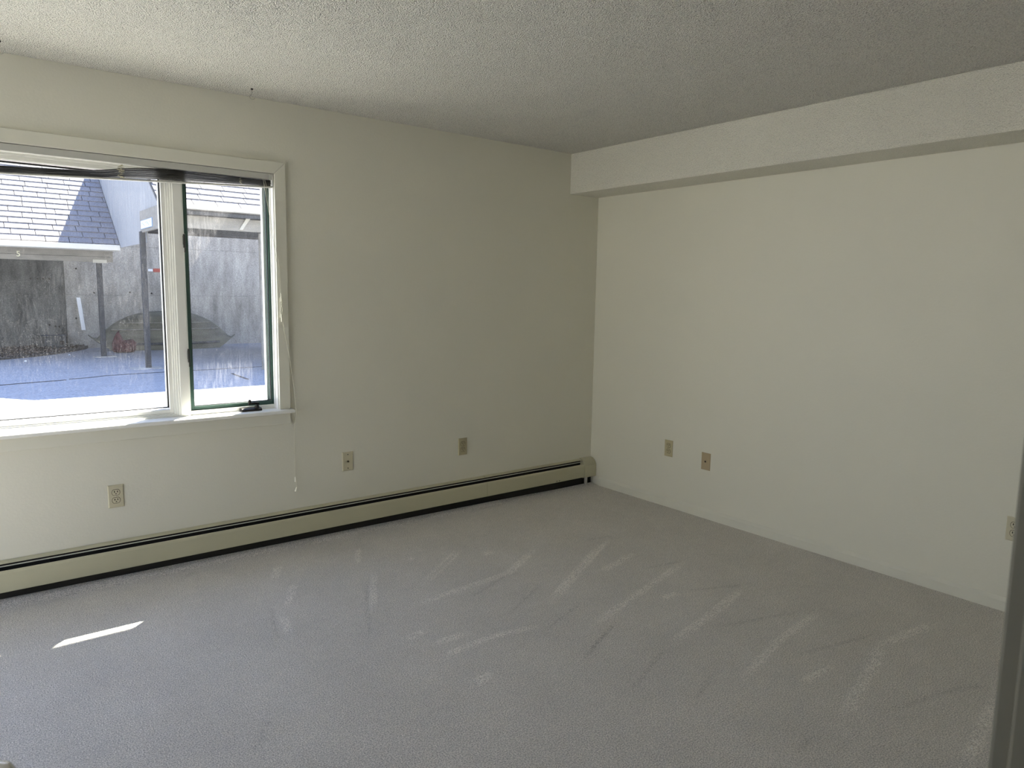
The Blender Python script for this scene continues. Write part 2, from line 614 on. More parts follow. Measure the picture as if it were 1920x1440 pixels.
make_floor()
prop(boxo('trim_1', M_soil, None, XW - 0.3, 0.3, YB - 2.4, 0.16, -0.16, -0.03), kind='structure', label='floor slab under the carpet')
prop(boxo('ceiling', M_ceil, None, XW - 0.2, 0.2, YB - 2.4, 0.16, H, H + 0.2), kind='structure', label='white popcorn textured ceiling')

# window wall with its opening
WX0, WX1, WZ0, WZ1 = -4.86, -2.433, 0.79, 2.063
bm = bmesh.new()
bx(bm, XW - 0.2, WX0, 0, 0.16, -0.16, H)
bx(bm, WX1, 0.2, 0, 0.16, -0.16, H)
bx(bm, WX0, WX1, 0, 0.16, -0.16, WZ0 - 0.025)
bx(bm, WX0, WX1, 0, 0.16, WZ1, H)
prop(obj('wall_north', bm, M_wall), kind='structure', label='off-white painted wall holding the window')
prop(boxo('wall_east', M_wall, None, 0, 0.14, YB - 2.4, 0.0, -0.16, H), kind='structure', label='blank off-white wall on the right')
bm = bmesh.new()
PY0, PY1, PZ1 = -2.25, -0.16, 2.10
bx(bm, XW - 0.14, XW, -4.2, PY0, -0.16, H)
bx(bm, XW - 0.14, XW, -5.6, -4.2, -0.16, 1.5)  # opening above this, added to let daylight into the unseen hallway
bx(bm, XW - 0.14, XW, -5.6, -4.2, 2.0, H)
bx(bm, XW - 0.14, XW, YB - 2.4, -5.6, -0.16, H)
bx(bm, XW - 0.14, XW, PY1, 0.0, -0.16, H)
bx(bm, XW - 0.14, XW, PY0, PY1, PZ1, H)
bx(bm, XW - 0.14, XW, PY0, PY1, -0.16, -0.005)
prop(obj('wall_west', bm, M_wall), kind='structure', label='off-white wall with the patio door out of view on the left')
# back wall with the doorway the photographer stands in
DX0, DX1 = -3.935, -3.19
bm = bmesh.new()
bx(bm, XW, DX0, YB - 0.12, YB, -0.16, H)
bx(bm, DX1 + 0.012, 0, YB - 0.12, YB, -0.16, H)
bx(bm, DX0, DX1 + 0.012, YB - 0.12, YB, 2.05, H)
prop(obj('wall_south', bm, M_wall), kind='structure', label='off-white wall with the doorway beside the camera')
# hallway behind the camera
prop(boxo('trim_2', M_carpet, None, XW, 0, YB - 2.2, YB, -0.03, -0.002), kind='structure', label='hallway carpet')
prop(boxo('trim_3', M_wall, None, XW, 0, YB - 2.34, YB - 2.2, -0.16, H), kind='structure', label='hallway wall')

# textured soffit along the right wall
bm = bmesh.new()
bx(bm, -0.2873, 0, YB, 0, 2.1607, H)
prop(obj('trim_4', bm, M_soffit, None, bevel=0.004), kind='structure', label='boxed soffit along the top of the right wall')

# baseboard on the right wall, with a sloped top
bm = bmesh.new()
prism(bm, [(0.0, 0.0), (-0.012, 0.0), (-0.012, 0.048), (-0.007, 0.056), (0.0, 0.066)], 'y', YB, -0.10)
o = obj('baseboard_east', bm, M_trim)
prop(o, kind='structure', label='low painted baseboard along the right wall')

# doorway jamb at the right edge of the frame, with its stop
d2 = empty('door_1', (DX1, YB, 0), kind='structure', label='painted doorway jamb at the right edge of the picture')
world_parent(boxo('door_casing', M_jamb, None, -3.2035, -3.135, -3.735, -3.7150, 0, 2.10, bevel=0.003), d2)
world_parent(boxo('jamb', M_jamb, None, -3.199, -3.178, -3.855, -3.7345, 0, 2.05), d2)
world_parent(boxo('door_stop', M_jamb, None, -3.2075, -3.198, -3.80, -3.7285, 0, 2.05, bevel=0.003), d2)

# open door leaf just left of the frame, only its knob shows
dl = empty('open_door', (-3.93, -3.69, 0), 'white open door at lower left edge, only its round knob showing', 'door')
bm = bmesh.new()
bx(bm, -3.917, -3.882, -3.69, -2.94, 0.012, 2.03)
world_parent(obj('door_leaf', bm, M_door, None, bevel=0.002), dl)
bm = bmesh.new()
lathe(bm, [(0.0, 0.0), (0.030, 0.0), (0.031, 0.004), (0.014, 0.008), (0.010, 0.012), (0.010, 0.028), (0.018, 0.034),
           (0.026, 0.042), (0.0275, 0.052), (0.024, 0.061), (0.015, 0.067), (0, 0.069)], (-3.882, -3.004, 0.918), (1, 0, 0), 28)
k = obj('knob', bm, M_nickel, None, smooth=True)
k['label'] = 'round satin metal knob'
world_parent(k, dl)

# ================================================================== WINDOW
win = empty('window_1', (-3.65, 0, WZ0), kind='structure', label='wide window with a fixed centre pane and a casement on the right')


def wpart(name, bm_or_mat, *a, bevel=0.0, parent=win, label=None, smooth=False):
    if isinstance(bm_or_mat, bpy.types.Material):
        bm = bmesh.new()
        for i in range(0, len(a), 6):
            bx(bm, *a[i:i + 6])
        o = obj(name, bm, bm_or_mat, None, bevel)
    else:
        o = obj(name, bm_or_mat, a[0], None, bevel, smooth)
    if label:
        o['label'] = label
    world_parent(o, parent)
    return o


CX1 = -2.3715
CXL = WX0 - 0.0615
# casing boards, mitred
bm = bmesh.new()
prism(bm, [(WX1, WZ0), (CX1, WZ0), (CX1, 2.1255), (WX1, WZ1)], 'y', -0.018, 0.0)
wpart('window_casing', bm, M_trim, bevel=0.0025)
bm = bmesh.new()
prism(bm, [(WX0, WZ1), (WX1, WZ1), (CX1, 2.1255), (CXL, 2.1255)], 'y', -0.018, 0.0)
wpart('window_casing', bm, M_trim, bevel=0.0025)
bm = bmesh.new()
prism(bm, [(WX0, WZ0), (CXL, WZ0), (CXL, 2.1255), (WX0, WZ1)], 'y', -0.018, 0.0)
wpart('window_casing', bm, M_trim, bevel=0.0025)
# stool and apron
bm = bmesh.new()
prism(bm, [(-0.052, 0.770), (-0.056, 0.774), (-0.056, 0.786), (-0.052, 0.790), (0.06, 0.790), (0.06, 0.766), (0, 0.766), (0.0, 0.770)], 'x', CXL - 0.008, CX1 + 0.009)
wpart('window_sill', bm, M_white)
bm = bmesh.new()
bx(bm, CXL, CX1, -0.016, 0.0, 0.706, 0.770)
wpart('apron', bm, M_trim, bevel=0.003)
# outer frame: jambs, head, outer sill (white, out to the outside face)
wpart('jamb', M_white, WX1 - 0.004, WX1 + 0.02, 0.0, 0.062, WZ0, WZ1, WX1 - 0.010, WX1 + 0.02, 0.062, 0.175, WZ0 - 0.02, WZ1, bevel=0.0015)
wpart('jamb', M_white, WX0 - 0.02, WX0 + 0.004, 0.0, 0.175, WZ0 - 0.02, WZ1, bevel=0.0015)
wpart('head_jamb', M_white, WX0, WX1, 0.0, 0.062, WZ1 - 0.004, WZ1 + 0.02, WX0, WX1, 0.062, 0.175, WZ1 - 0.02, WZ1 + 0.02, bevel=0.0015)
wpart('outer_sill', M_white, WX0, WX1, 0.10, 0.21, WZ0 - 0.035, WZ0 - 0.002)
# ribbed stops on the right jamb
wpart('jamb_stop', M_white, -2.4375, -2.431, 0.012, 0.030, WZ0, WZ1, -2.4415, -2.431, 0.036, 0.050, WZ0, WZ1, bevel=0.001)

# mullions between the units
def mullion(xa, xb):
    return wpart('mullion', M_white, xa, xb, 0.035, 0.165, WZ0, WZ1, bevel=0.002)


mullion(-2.931, -2.887)
mullion(-4.405, -4.361)
FX0, FX1, FZ0, FZ1 = -4.361, -2.931, 0.79, 2.05


def ring(bm, x0, x1, z0, z1, w, y0, y1, wb=None, wt=None):
    wb = w if wb is None else wb
    wt = w if wt is None else wt
    bx(bm, x0, x0 + w, y0, y1, z0, z1)
    bx(bm, x1 - w, x1, y0, y1, z0, z1)
    bx(bm, x0 + w, x1 - w, y0, y1, z0, z0 + wb)
    bx(bm, x0 + w, x1 - w, y0, y1, z1 - wt, z1)


# fixed unit: stepped frame
steps = [(0.000, 0.0095, 0.042, 0.165), (0.0095, 0.0095, 0.049, 0.160), (0.019, 0.0095, 0.056, 0.155), (0.0285, 0.018, 0.063, 0.150)]
for i, (off, wd, ya, yb) in enumerate(steps):
    bm = bmesh.new()
    zo = 0.62 * off
    wz = wd * 0.62
    ring(bm, FX0 + off, FX1 - off, FZ0 + zo, FZ1 - off, wd, ya, yb, wb=wz if i < 3 else 0.018)
    wpart('frame_step' if i < 3 else 'fixed_frame', bm, M_white, bevel=0.0012)
gx0, gx1, gz0, gz1 = FX0 + 0.0465, FX1 - 0.0465, 0.8355, FZ1 - 0.052
bm = bmesh.new()
ring(bm, gx0 - 0.002, gx1 + 0.002, gz0 - 0.002, gz1 + 0.002, 0.0075, 0.084, 0.100, wb=0.004)
wpart('gasket', bm, M_dark)
bm = bmesh.new()
bx(bm, gx0 + 0.003, gx1 - 0.003, 0.0895, 0.0935, gz0 + 0.001, gz1 - 0.003)
wpart('glass_pane', bm, M_glass, label='dusty fixed pane')

# casements (right one in view, left one beyond the frame)
def casement(x0, x1, handle=True):
    sash = empty('casement_sash', (0, 0, 0))
    world_parent(sash, win)
    z0, z1 = 0.8125, 2.043
    wpart('sash_sill', M_white, x0 - 0.004, x1 + 0.004, 0.046, 0.16, WZ0, z0, bevel=0.002)
    bm = bmesh.new()
    ring(bm, x0, x1, z0, z1, 0.020, 0.060, 0.100)
    o = wpart('weatherstrip', bm, M_green, parent=sash, bevel=0.0015, label='green edged sash frame')
    bm = bmesh.new()
    ring(bm, x0 + 0.0195, x1 - 0.0195, z0 + 0.0195, z1 - 0.0195, 0.004, 0.066, 0.078)
    wpart('glazing_bead', bm, M_dark, parent=sash)
    bm = bmesh.new()
    bx(bm, x0 + 0.021, x1 - 0.021, 0.0775, 0.0815, z0 + 0.021, z1 - 0.021)
    wpart('glass_pane', bm, M_glass2, parent=sash, label='streaked casement pane')
    # white outer frame beyond the pane
    bm = bmesh.new()
    bx(bm, x1 - 0.030, x1 + 0.002, 0.104, 0.128, z0, z1)
    bx(bm, x1 - 0.020, x1 + 0.002, 0.132, 0.165, z0, z1)
    wpart('outer_stop', bm, M_white, bevel=0.001)
    wpart('side_strip', M_white, x0 - 0.006, x0 - 0.0005, 0.044, 0.090, z0, z1)


casement(-2.8805, -2.4300)
casement(-4.853, -4.411)

# sash locks on the mullion side
for za, zb in ((1.623, 1.722), (1.040, 1.140)):
    bm = bmesh.new()
    bx(bm, -2.8895, -2.8815, 0.020, 0.036, za + 0.03, zb)
    bx(bm, -2.8855, -2.8805, 0.024, 0.034, za + 0.006, za + 0.04)
    bx(bm, -2.8905, -2.8805, 0.030, 0.060, za + 0.045, zb - 0.008)
    wpart('sash_lock', bm, M_dark, bevel=0.002, label='black sash lock')

# crank operator
bm = bmesh.new()
prism(bm, [(0.002, 0.790), (0.002, 0.800), (0.014, 0.8065), (0.046, 0.8065), (0.046, 0.790)], 'x', -2.634, -2.524)
cr = wpart('crank_operator', bm, M_bronze, bevel=0.003, label='dark bronze window crank')
bm = bmesh.new()
lathe(bm, [(0.0, 0), (0.0125, 0), (0.0125, 0.012), (0.008, 0.020), (0.008, 0.034), (0.0, 0.036)], (-2.548, 0.020, 0.802), (0, -0.25, 1), 16)
wpart('crank_spindle', bm, M_bronze, parent=cr, smooth=True)
bm = bmesh.new()
tube(bm, [(-2.540, 0.010, 0.830), (-2.565, 0.008, 0.8335), (-2.590, 0.006, 0.8325), (-2.597, 0.004, 0.829)], [0.009, 0.008, 0.007, 0.006], 10)
wpart('crank_handle', bm, M_bronze, parent=cr, smooth=True)
bm = bmesh.new()
lathe(bm, [(0, -0.008), (0.006, -0.007), (0.009, 0), (0.0085, 0.006), (0.005, 0.012), (0, 0.013)], (-2.590, 0.006, 0.842), (0, 0, 1), 14)
wpart('crank_knob', bm, M_bronze, parent=cr, smooth=True)

# sliding patio door in the west wall, beyond the left edge of the frame
pd = empty('door_2', (XW, -1.7, 0), kind='structure', label='white sliding patio door out of view on the left')
for (ya, yb, xo) in ((PY0, -1.18, -0.06), (-1.23, PY1, -0.09)):
    bm = bmesh.new()
    for b_ in ((ya, ya + 0.05, 0.0, PZ1), (yb - 0.05, yb, 0.0, PZ1), (ya + 0.05, yb - 0.05, 0.0, 0.07), (ya + 0.05, yb - 0.05, PZ1 - 0.06, PZ1)):
        bx(bm, XW + xo - 0.015, XW + xo + 0.015, b_[0], b_[1], b_[2], b_[3])
    world_parent(obj('door_frame', bm, M_white), pd)
    bm = bmesh.new()
    bx(bm, XW + xo - 0.002, XW + xo + 0.002, ya + 0.05, yb - 0.05, 0.07, PZ1 - 0.06)
    world_parent(obj('glass_pane', bm, M_glass), pd)

# ------------------------------------------------------------------ blind
BL = -4.845
blind = empty('window_blind', (-3.65, 0.0, 2.06), 'raised dark slat mini blind bunched unevenly under its grey headrail in the window', 'blind')


def bpart(name, bm, m, parent=blind, **k):
    o = obj(name, bm, m, None, **k)
    world_parent(o, parent)
    return o


bm = bmesh.new()
prism(bm, [(-0.014, 2.060), (-0.014, 2.031), (-0.011, 2.0285), (0.013, 2.0285), (0.013, 2.060), (0.0105, 2.060), (0.0105, 2.032), (-0.0115, 2.032), (-0.0115, 2.0575)], 'x', BL, -2.462)
bpart('headrail', bm, M_rail)
bm = bmesh.new()
bx(bm, -2.4615, -2.446, -0.016, 0.014, 2.0275, 2.0605)
o = bpart('end_bracket', bm, M_rail, bevel=0.003)
bm = bmesh.new()
bx(bm, -2.4455, -2.4385, -0.012, 0.016, 2.030, 2.058)
bpart('mounting_clip', bm, M_white, bevel=0.001)


def stack_z(x):
    return 2.0255 - 0.0493 * (-2.444 - x)


def slat_z(x, i, n=18):
    bot = stack_z(x) - 0.003 - (n - 1) * 0.00155
    f = min(max((x + 3.34) / 0.36, 0), 1)
    f = f * f * (3 - 2 * f)
    top = (1 - f) * (stack_z(x) - 0.003) + f * 2.0255
    g = 1 - i / (n - 1)
    # bunches: the slats hang in groups where the strings hold them
    g2 = g ** 0.75
    return bot + (top - bot) * ((1 - f) * g + f * g2)


def slat(i, n=12):
    jig = random.uniform(-0.0015, 0.0015)
    xa, xb = BL + 0.01 + random.uniform(0, 0.004), -2.4445 - random.uniform(0, 0.004)
    bm = bmesh.new()
    segs = 30
    tw = [random.uniform(-0.0007, 0.0007) for _ in range(segs + 1)]
    rows = []
    for s in range(segs + 1):
        x = xa + (xb - xa) * s / segs
        z = slat_z(x, i) + tw[s]
        row = []
        for (y, c) in ((-0.0125, 0), (-0.006, 0.0013), (0.0, 0.0018), (0.006, 0.0013), (0.0125, 0)):
            row.append(bm.verts.new((x, y + jig, z + c)))
        rows.append(row)
    for s in range(segs):
        for q in range(4):
            bm.faces.new((rows[s][q], rows[s + 1][q], rows[s + 1][q + 1], rows[s][q + 1]))
    o = bpart('slat', bm, M_slat)
    m = o.modifiers.new('thick', 'SOLIDIFY')
    m.thickness = 0.0007


for i in range(18):
    slat(i)
bm = bmesh.new()
A = []
for x in (BL + 0.008, -2.442):
    z = stack_z(x) - 0.0325
    A.append([bm.verts.new((x, y, z + dz)) for y, dz in ((-0.0115, -0.0045), (-0.0125, 0), (-0.010, 0.004), (0.010, 0.004), (0.0125, 0), (0.0115, -0.0045))])
for q in range(6):
    bm.faces.new((A[0][q], A[1][q], A[1][(q + 1) % 6], A[0][(q + 1) % 6]))
bm.faces.new(A[0])
bm.faces.new(A[1][::-1])
bmesh.ops.recalc_face_normals(bm, faces=bm.faces)
bpart('bottom_rail', bm, M_rail)


def knot(x, n, w, h, zc, name='ladder_cord'):
    """bunched ladder string hanging over the slats"""
    bm = bmesh.new()
    pts = []
    rr = random.Random(int(-x * 100))
    for i in range(n):
        a = i * 2.4
        pts.append((x + w * math.sin(a) * rr.uniform(0.5, 1.0), -0.020 - rr.uniform(0, 0.008), zc + h * (0.5 - i / n) + rr.uniform(-0.005, 0.005)))
    tube(bm, pts, 0.0017, 6)
    bpart(name, bm, M_cream_cord)


knot(-3.165, 26, 0.019, 0.062, 1.990)
knot(-2.613, 12, 0.008, 0.034, 2.006)
knot(-4.15, 20, 0.016, 0.05, 1.945)
# lift cord: from the headrail, twisted round the cleat, over the sill end and down
bm = bmesh.new()
cord = [(-2.493, -0.016, 2.030), (-2.490, -0.022, 2.000), (-2.470, -0.028, 1.86), (-2.450, -0.030, 1.70), (-2.432, -0.030, 1.56), (-2.421, -0.030, 1.435)]
tube(bm, cord, 0.0011, 8)
bpart('lift_cord', bm, M_cord)
bm = bmesh.new()
tube(bm, [(p[0] + 0.006 + 0.004 * math.sin(i * 2), p[1] - 0.003, p[2]) for i, p in enumerate(cord)], 0.0007, 8)
bpart('lift_cord', bm, M_cord)
bm = bmesh.new()
tube(bm, [(-2.420, -0.034, 1.432), (-2.414, -0.036, 1.38), (-2.424, -0.036, 1.33), (-2.412, -0.034, 1.285)], 0.0018, 8)
tube(bm, [(-2.426, -0.034, 1.40), (-2.412, -0.038, 1.35), (-2.418, -0.036, 1.30), (-2.410, -0.034, 1.28)], 0.0014, 8)
bpart('lift_cord', bm, M_cord)
bm = bmesh.new()
cord2 = [(-2.411, -0.032, 1.28), (-2.398, -0.036, 1.18), (-2.380, -0.044, 1.07), (-2.366, -0.056, 0.92), (-2.358, -0.0605, 0.80), (-2.356, -0.061, 0.77),
         (-2.353, -0.045, 0.74), (-2.352, -0.020, 0.70), (-2.352, -0.010, 0.60), (-2.351, -0.009, 0.48), (-2.351, -0.009, 0.385)]
tube(bm, cord2, 0.0011, 8)
bpart('lift_cord', bm, M_cord)
bm = bmesh.new()
tube(bm, [(-2.351, -0.009, 0.387), (-2.347, -0.009, 0.36), (-2.344, -0.009, 0.332)], 0.0007, 6)
bpart('lift_cord', bm, M_cord)


def tassel(x, z, tilt):
    bm = bmesh.new()
    lathe(bm, [(0.0, 0.0), (0.0025, 0.0), (0.0032, 0.004), (0.0042, 0.014), (0.0062, 0.026), (0.0055, 0.028), (0, 0.028)],
          (x, -0.009, z), (tilt, 0, -1), 14)
    bpart('tassel', bm, M_tassel, smooth=True)


tassel(-2.3515, 0.392, 0.05)
tassel(-2.344, 0.334, -0.25)

# cord cleat on the casing
cl = empty('cord_cleat', (-2.416, -0.018, 1.355), 'small clear-white cord cleat screwed to the right window casing', 'cord cleat')
bm = bmesh.new()
bx(bm, -2.422, -2.410, -0.021, -0.018, 1.300, 1.408)
o = obj('back_plate', bm, M_tassel, None, bevel=0.001)
world_parent(o, cl)
for s in (1, -1):
    bm = bmesh.new()
    zc = 1.354
    tube(bm, [(-2.416, -0.020, zc + s * 0.030), (-2.416, -0.030, zc + s * 0.042), (-2.417, -0.034, zc + s * 0.060), (-2.418, -0.036, zc + s * 0.078)],
         [0.004, 0.0045, 0.004, 0.003], 10)
    o = obj('horn', bm, M_tassel, None, smooth=True)
    world_parent(o, cl)
    bm = bmesh.new()
    lathe(bm, [(0, 0), (0.0030, 0), (0.0026, 0.0012), (0, 0.0016)], (-2.416, -0.021, zc + s * 0.047), (0, -1, 0), 12)
    o = obj('screw', bm, M_slot, None)
    world_parent(o, cl)

# ================================================================== CEILING HOOKS
def hook(x, y, label, turn):
    e = empty('ceiling_hook', (x, y, H), label, 'hook', 'plant hooks in the ceiling')
    bm = bmesh.new()
    lathe(bm, [(0, 0), (0.006, 0), (0.006, 0.004), (0.003, 0.007), (0, 0.007)], (0, 0, 0), (0, 0, -1), 16)
    obj('hook_collar', bm, M_slot, e)
    bm = bmesh.new()
    pts = [(0, 0, -0.004), (0, 0, -0.022), (-0.002, 0, -0.028)]
    for k in range(11):
        a = math.radians(120 + k * 21)
        pts.append((0.0015 + 0.0125 * math.cos(a), 0, -0.040 + 0.0115 * math.sin(a)))
    tube(bm, pts, 0.0016, 8)
    obj('hook_wire', bm, M_wire, e, smooth=True)
    e.rotation_euler = (0, 0, turn)
    return e


hook(-2.587, -0.162, 'small wire ceiling hook above the right casement', -0.4)
hook(-3.612, -0.178, 'small wire ceiling hook cut off by the left edge of the picture', -0.4)

# ================================================================== BASEBOARD HEATER
ht = empty('baseboard_heater', (-2.6, 0, 0), 'long beige hydronic baseboard heater below the window', 'heater')
HX0, HX1 = XW + 0.01, -0.118


def hp(name, bm, m, **k):
    o = obj(name, bm, m, None, **k)
    world_parent(o, ht)
    return o


# back plate with the curved hood
bm = bmesh.new()
prism(bm, [(-0.0005, 0.045), (-0.0005, 0.204), (-0.006, 0.204), (-0.022, 0.201), (-0.030, 0.1965), (-0.030, 0.1945), (-0.021, 0.1985), (-0.006, 0.2015), (-0.003, 0.2015), (-0.003, 0.045)], 'x', HX0, -1.032)
hp('hood', bm, M_heater)
bm = bmesh.new()
prism(bm, [(-0.0005, 0.045), (-0.0005, 0.2045), (-0.006, 0.2045), (-0.022, 0.2015), (-0.030, 0.197), (-0.030, 0.195), (-0.021, 0.199), (-0.006, 0.202), (-0.003, 0.202), (-0.003, 0.045)], 'x', -1.0295, HX1)
hp('hood', bm, M_heater)
bm = bmesh.new()
bx(bm, HX0, -0.004, -0.012, -0.003, -0.004, 0.19)  # near-black sheet down to the floor, standing in for the shaded gap
hp('back_plate', bm, M_heater_dark)
# damper strip between the two slots
bm = bmesh.new()
prism(bm, [(-0.0420, 0.1850), (-0.0415, 0.1875), (-0.0375, 0.1892), (-0.0380, 0.1868)], 'x', HX0, HX1)
hp('damper', bm, M_strip)
# front covers (two lengths, joint near the corner end)
front = [(-0.0545, 0.1715), (-0.0575, 0.1715), (-0.0605, 0.1675), (-0.0625, 0.158), (-0.0625, 0.074), (-0.061, 0.0715), (-0.050, 0.0715), (-0.050, 0.0735), (-0.0605, 0.074), (-0.0605, 0.158), (-0.0585, 0.1665)]
for a, b in ((HX0, -1.036), (-1.0345, HX1)):
    bm = bmesh.new()
    prism(bm, front, 'x', a, b)
    hp('front_cover', bm, M_heater)
# pipe and fins inside
bm = bmesh.new()
tube(bm, [(HX0, -0.030, 0.115), (-0.02, -0.030, 0.115)], 0.011, 12)
hp('pipe', bm, M_heater_dark)
bm = bmesh.new()
x = -4.6
while x < -0.3:
    bx(bm, x, x + 0.0006, -0.056, -0.008, 0.09, 0.142)
    x += 0.016
o = hp('fins', bm, M_heater_dark)
o['kind'] = 'stuff'
# hangers
for x in (-4.4, -3.55, -2.7, -1.85, -0.95, -0.33):
    bm = bmesh.new()
    bx(bm, x, x + 0.004, -0.052, -0.010, 0.078, 0.165)
    hp('bracket', bm, M_heater_dark)
# two small screws near the corner end
for x in (-0.40, -0.375):
    bm = bmesh.new()
    lathe(bm, [(0, 0), (0.004, 0), (0.003, 0.0015), (0, 0.002)], (x, -0.0625, 0.082), (0, -1, 0), 10)
    hp('screw', bm, M_slot)
# end cap in the corner
prof = [(-0.0005, 0.060), (-0.0005, 0.2085), (-0.012, 0.2085), (-0.030, 0.2045), (-0.048, 0.192), (-0.060, 0.176), (-0.0675, 0.157), (-0.0685, 0.070), (-0.066, 0.068), (-0.045, 0.068), (-0.045, 0.060)]
bm = bmesh.new()
prism(bm, prof, 'x', -0.120, -0.004)
hp('end_cap', bm, M_heater, bevel=0.0015)
bm = bmesh.new()
tube(bm, [(-0.075, -0.030, 0.0), (-0.075, -0.030, 0.075)], 0.013, 14)
hp('riser_pipe', bm, M_strip)

# ================================================================== WALL PLATES
def plate_mesh(name, m, parent, b=0.0035):
    bm = bmesh.new()
    w_, h_ = 0.035, 0.057
    t = 0.0055
    ou = [(-w_, -h_), (w_, -h_), (w_, h_), (-w_, h_)]
    inn = [(-w_ + b, -h_ + b), (w_ - b, -h_ + b), (w_ - b, h_ - b), (-w_ + b, h_ - b)]
    A_ = [bm.verts.new((x, 0, z)) for x, z in ou]
    A2 = [bm.verts.new((x, -t * 0.45, z)) for x, z in ou]
    B_ = [bm.verts.new((x, -t, z)) for x, z in inn]
    for P_, Q_ in ((A_, A2), (A2, B_)):
        for i in range(4):
            bm.faces.new((P_[i], P_[(i + 1) % 4], Q_[(i + 1) % 4], Q_[i]))
    bm.faces.new(B_)
    bm.faces.new(A_[::-1])
    bmesh.ops.recalc_face_normals(bm, faces=bm.faces)
    return obj(name, bm, m, parent)


def circle_flat(cx, cz, r, flat, n=28):
    pts = []
    for k in range(n):
        a = 2 * math.pi * k / n
        pts.append((cx + r * math.cos(a), cz + max(-flat, min(flat, r * math.sin(a)))))
    return pts


def duplex(x, y, z, rz, label, m_plate, m_face):
    e = empty('wall_outlet', (x, y, z), label, 'outlet', 'duplex wall outlets')
    plate_mesh('cover_plate', m_plate, e)
    for s in (1, -1):
        zc = s * 0.0197
        bm = bmesh.new()
        prism(bm, circle_flat(0, zc, 0.0190, 0.0157), 'y', -0.0057, -0.003)
        obj('receptacle_gap', bm, M_slot, e)
        bm = bmesh.new()
        prism(bm, circle_flat(0, zc, 0.0171, 0.0138), 'y', -0.0072, -0.004)
        rcp = obj('receptacle', bm, m_face, e, bevel=0.0006)
        for (dx, h_) in ((-0.0064, 0.0046), (0.0064, 0.0038)):
            bm = bmesh.new()
            bx(bm, dx - 0.0019, dx + 0.0019, -0.0076, -0.006, zc + 0.0042 - h_, zc + 0.0042 + h_)
            obj('slot', bm, M_slot, rcp)
        bm = bmesh.new()
        prism(bm, [(p[0], max(p[1], zc - 0.0087)) for p in circle_flat(0, zc - 0.0072, 0.0031, 0.0031, 14)], 'y', -0.0076, -0.006)
        obj('ground_hole', bm, M_slot, rcp)
    bm = bmesh.new()
    lathe(bm, [(0, 0), (0.0032, 0), (0.0028, 0.001), (0, 0.0013)], (0, -0.0055, 0), (0, -1, 0), 14)
    obj('screw', bm, m_face, e)
    e.rotation_euler = (0, 0, rz)
    return e


def jack_plate(x, y, z, rz, label, cat, name, m_plate, kind):
    e = empty(name, (x, y, z), label, cat)
    plate_mesh('cover_plate', m_plate, e)
    if kind == 'coax':
        bm = bmesh.new()
        lathe(bm, [(0, 0), (0.0062, 0), (0.0062, 0.003), (0.0045, 0.003), (0.0045, 0.009), (0.0025, 0.009), (0.0025, 0.004), (0, 0.004)], (0, -0.0055, 0), (0, -1, 0), 18)
        obj('coax_jack', bm, mat('brass_dark', (0.12, 0.10, 0.05), 0.35, metal=0.7), e)
        for s in (1, -1):
            bm = bmesh.new()
            lathe(bm, [(0, 0), (0.0032, 0), (0.003, 0.001), (0, 0.0013)], (0, -0.0055, s * 0.0415), (0, -1, 0), 12)
            obj('screw', bm, M_slot, e)
    else:
        bm = bmesh.new()
        bx(bm, -0.010, 0.010, -0.0085, -0.005, -0.011, 0.011)
        obj('jack_housing', bm, m_plate, e, bevel=0.001)
        bm = bmesh.new()
        prism(bm, [(-0.0055, -0.0035), (-0.003, -0.0060), (0.003, -0.0060), (0.0055, -0.0035), (0.0055, 0.0055), (-0.0055, 0.0055)], 'y', -0.0092, -0.006)
        obj('phone_socket', bm, M_slot, e)
    e.rotation_euler = (0, 0, rz)
    return e


R = -math.pi / 2
duplex(-3.256, 0, 0.428, 0, 'ivory duplex outlet nearest the left edge, below the large fixed pane', M_almond2, M_almond2)
duplex(-1.198, 0, 0.429, 0, 'beige duplex outlet on the window wall closest to the room corner', M_almond, M_almond)
duplex(0, -0.760, 0.410, R, 'beige duplex outlet on the right wall beside the phone jack plate', M_almond, M_almond)
duplex(0, -2.810, 0.401, R, 'beige duplex outlet on the right wall, half hidden by the doorway jamb', M_almond2, M_almond2)
jack_plate(-2.026, 0, 0.439, 0, 'ivory cable jack plate with two screws, right of the hanging blind cord', 'cable jack', 'cable_jack_plate', M_almond2, 'coax')
jack_plate(0, -1.072, 0.379, R, 'tan phone jack plate with one small dark socket on the right wall', 'phone jack', 'phone_jack_plate', M_tan, 'phone')

# ================================================================== OUTSIDE
# unseen eave, stepped to shape the sun let in, and its cladding below the soffit
bm = bmesh.new()
bx(bm, -1.95, 4.5, 0.16, 1.10, 2.62, 2.80)
bx(bm, XW - 0.2, -1.95, 0.16, 0.35, 2.62, 2.80)
prop(obj('sun_cut_eave', bm, M_under), kind='structure', label='unseen eave above the window, stepped to shape the incoming sun')
prop(boxo('patio', M_walk, None, -14, XW - 0.14, -9, 4.2, -0.16, -0.01), kind='structure', label='unseen pale concrete patio added west of the room to bounce sunlight in')  # unseen ground added to reflect sun through the patio door
prop(boxo('trim_5', M_render, None, -14.2, -14.0, -9, 5, -0.16, 2.4), kind='structure', label='unseen pale rendered wall added west of the room to bounce sunlight in')  # unseen wall added as a sunlit reflector for the room
prop(boxo('trim_6', M_siding, None, 0.2, 4.5, 0.0, 0.16, -0.16, 2.8), kind='structure', label='outer wall beyond the right corner')

# ground: pale walk by the window, asphalt beyond, gently falling away
def ground_z(y):
    return 0.0 if y < 9.5 else -0.012 * (y - 9.5)


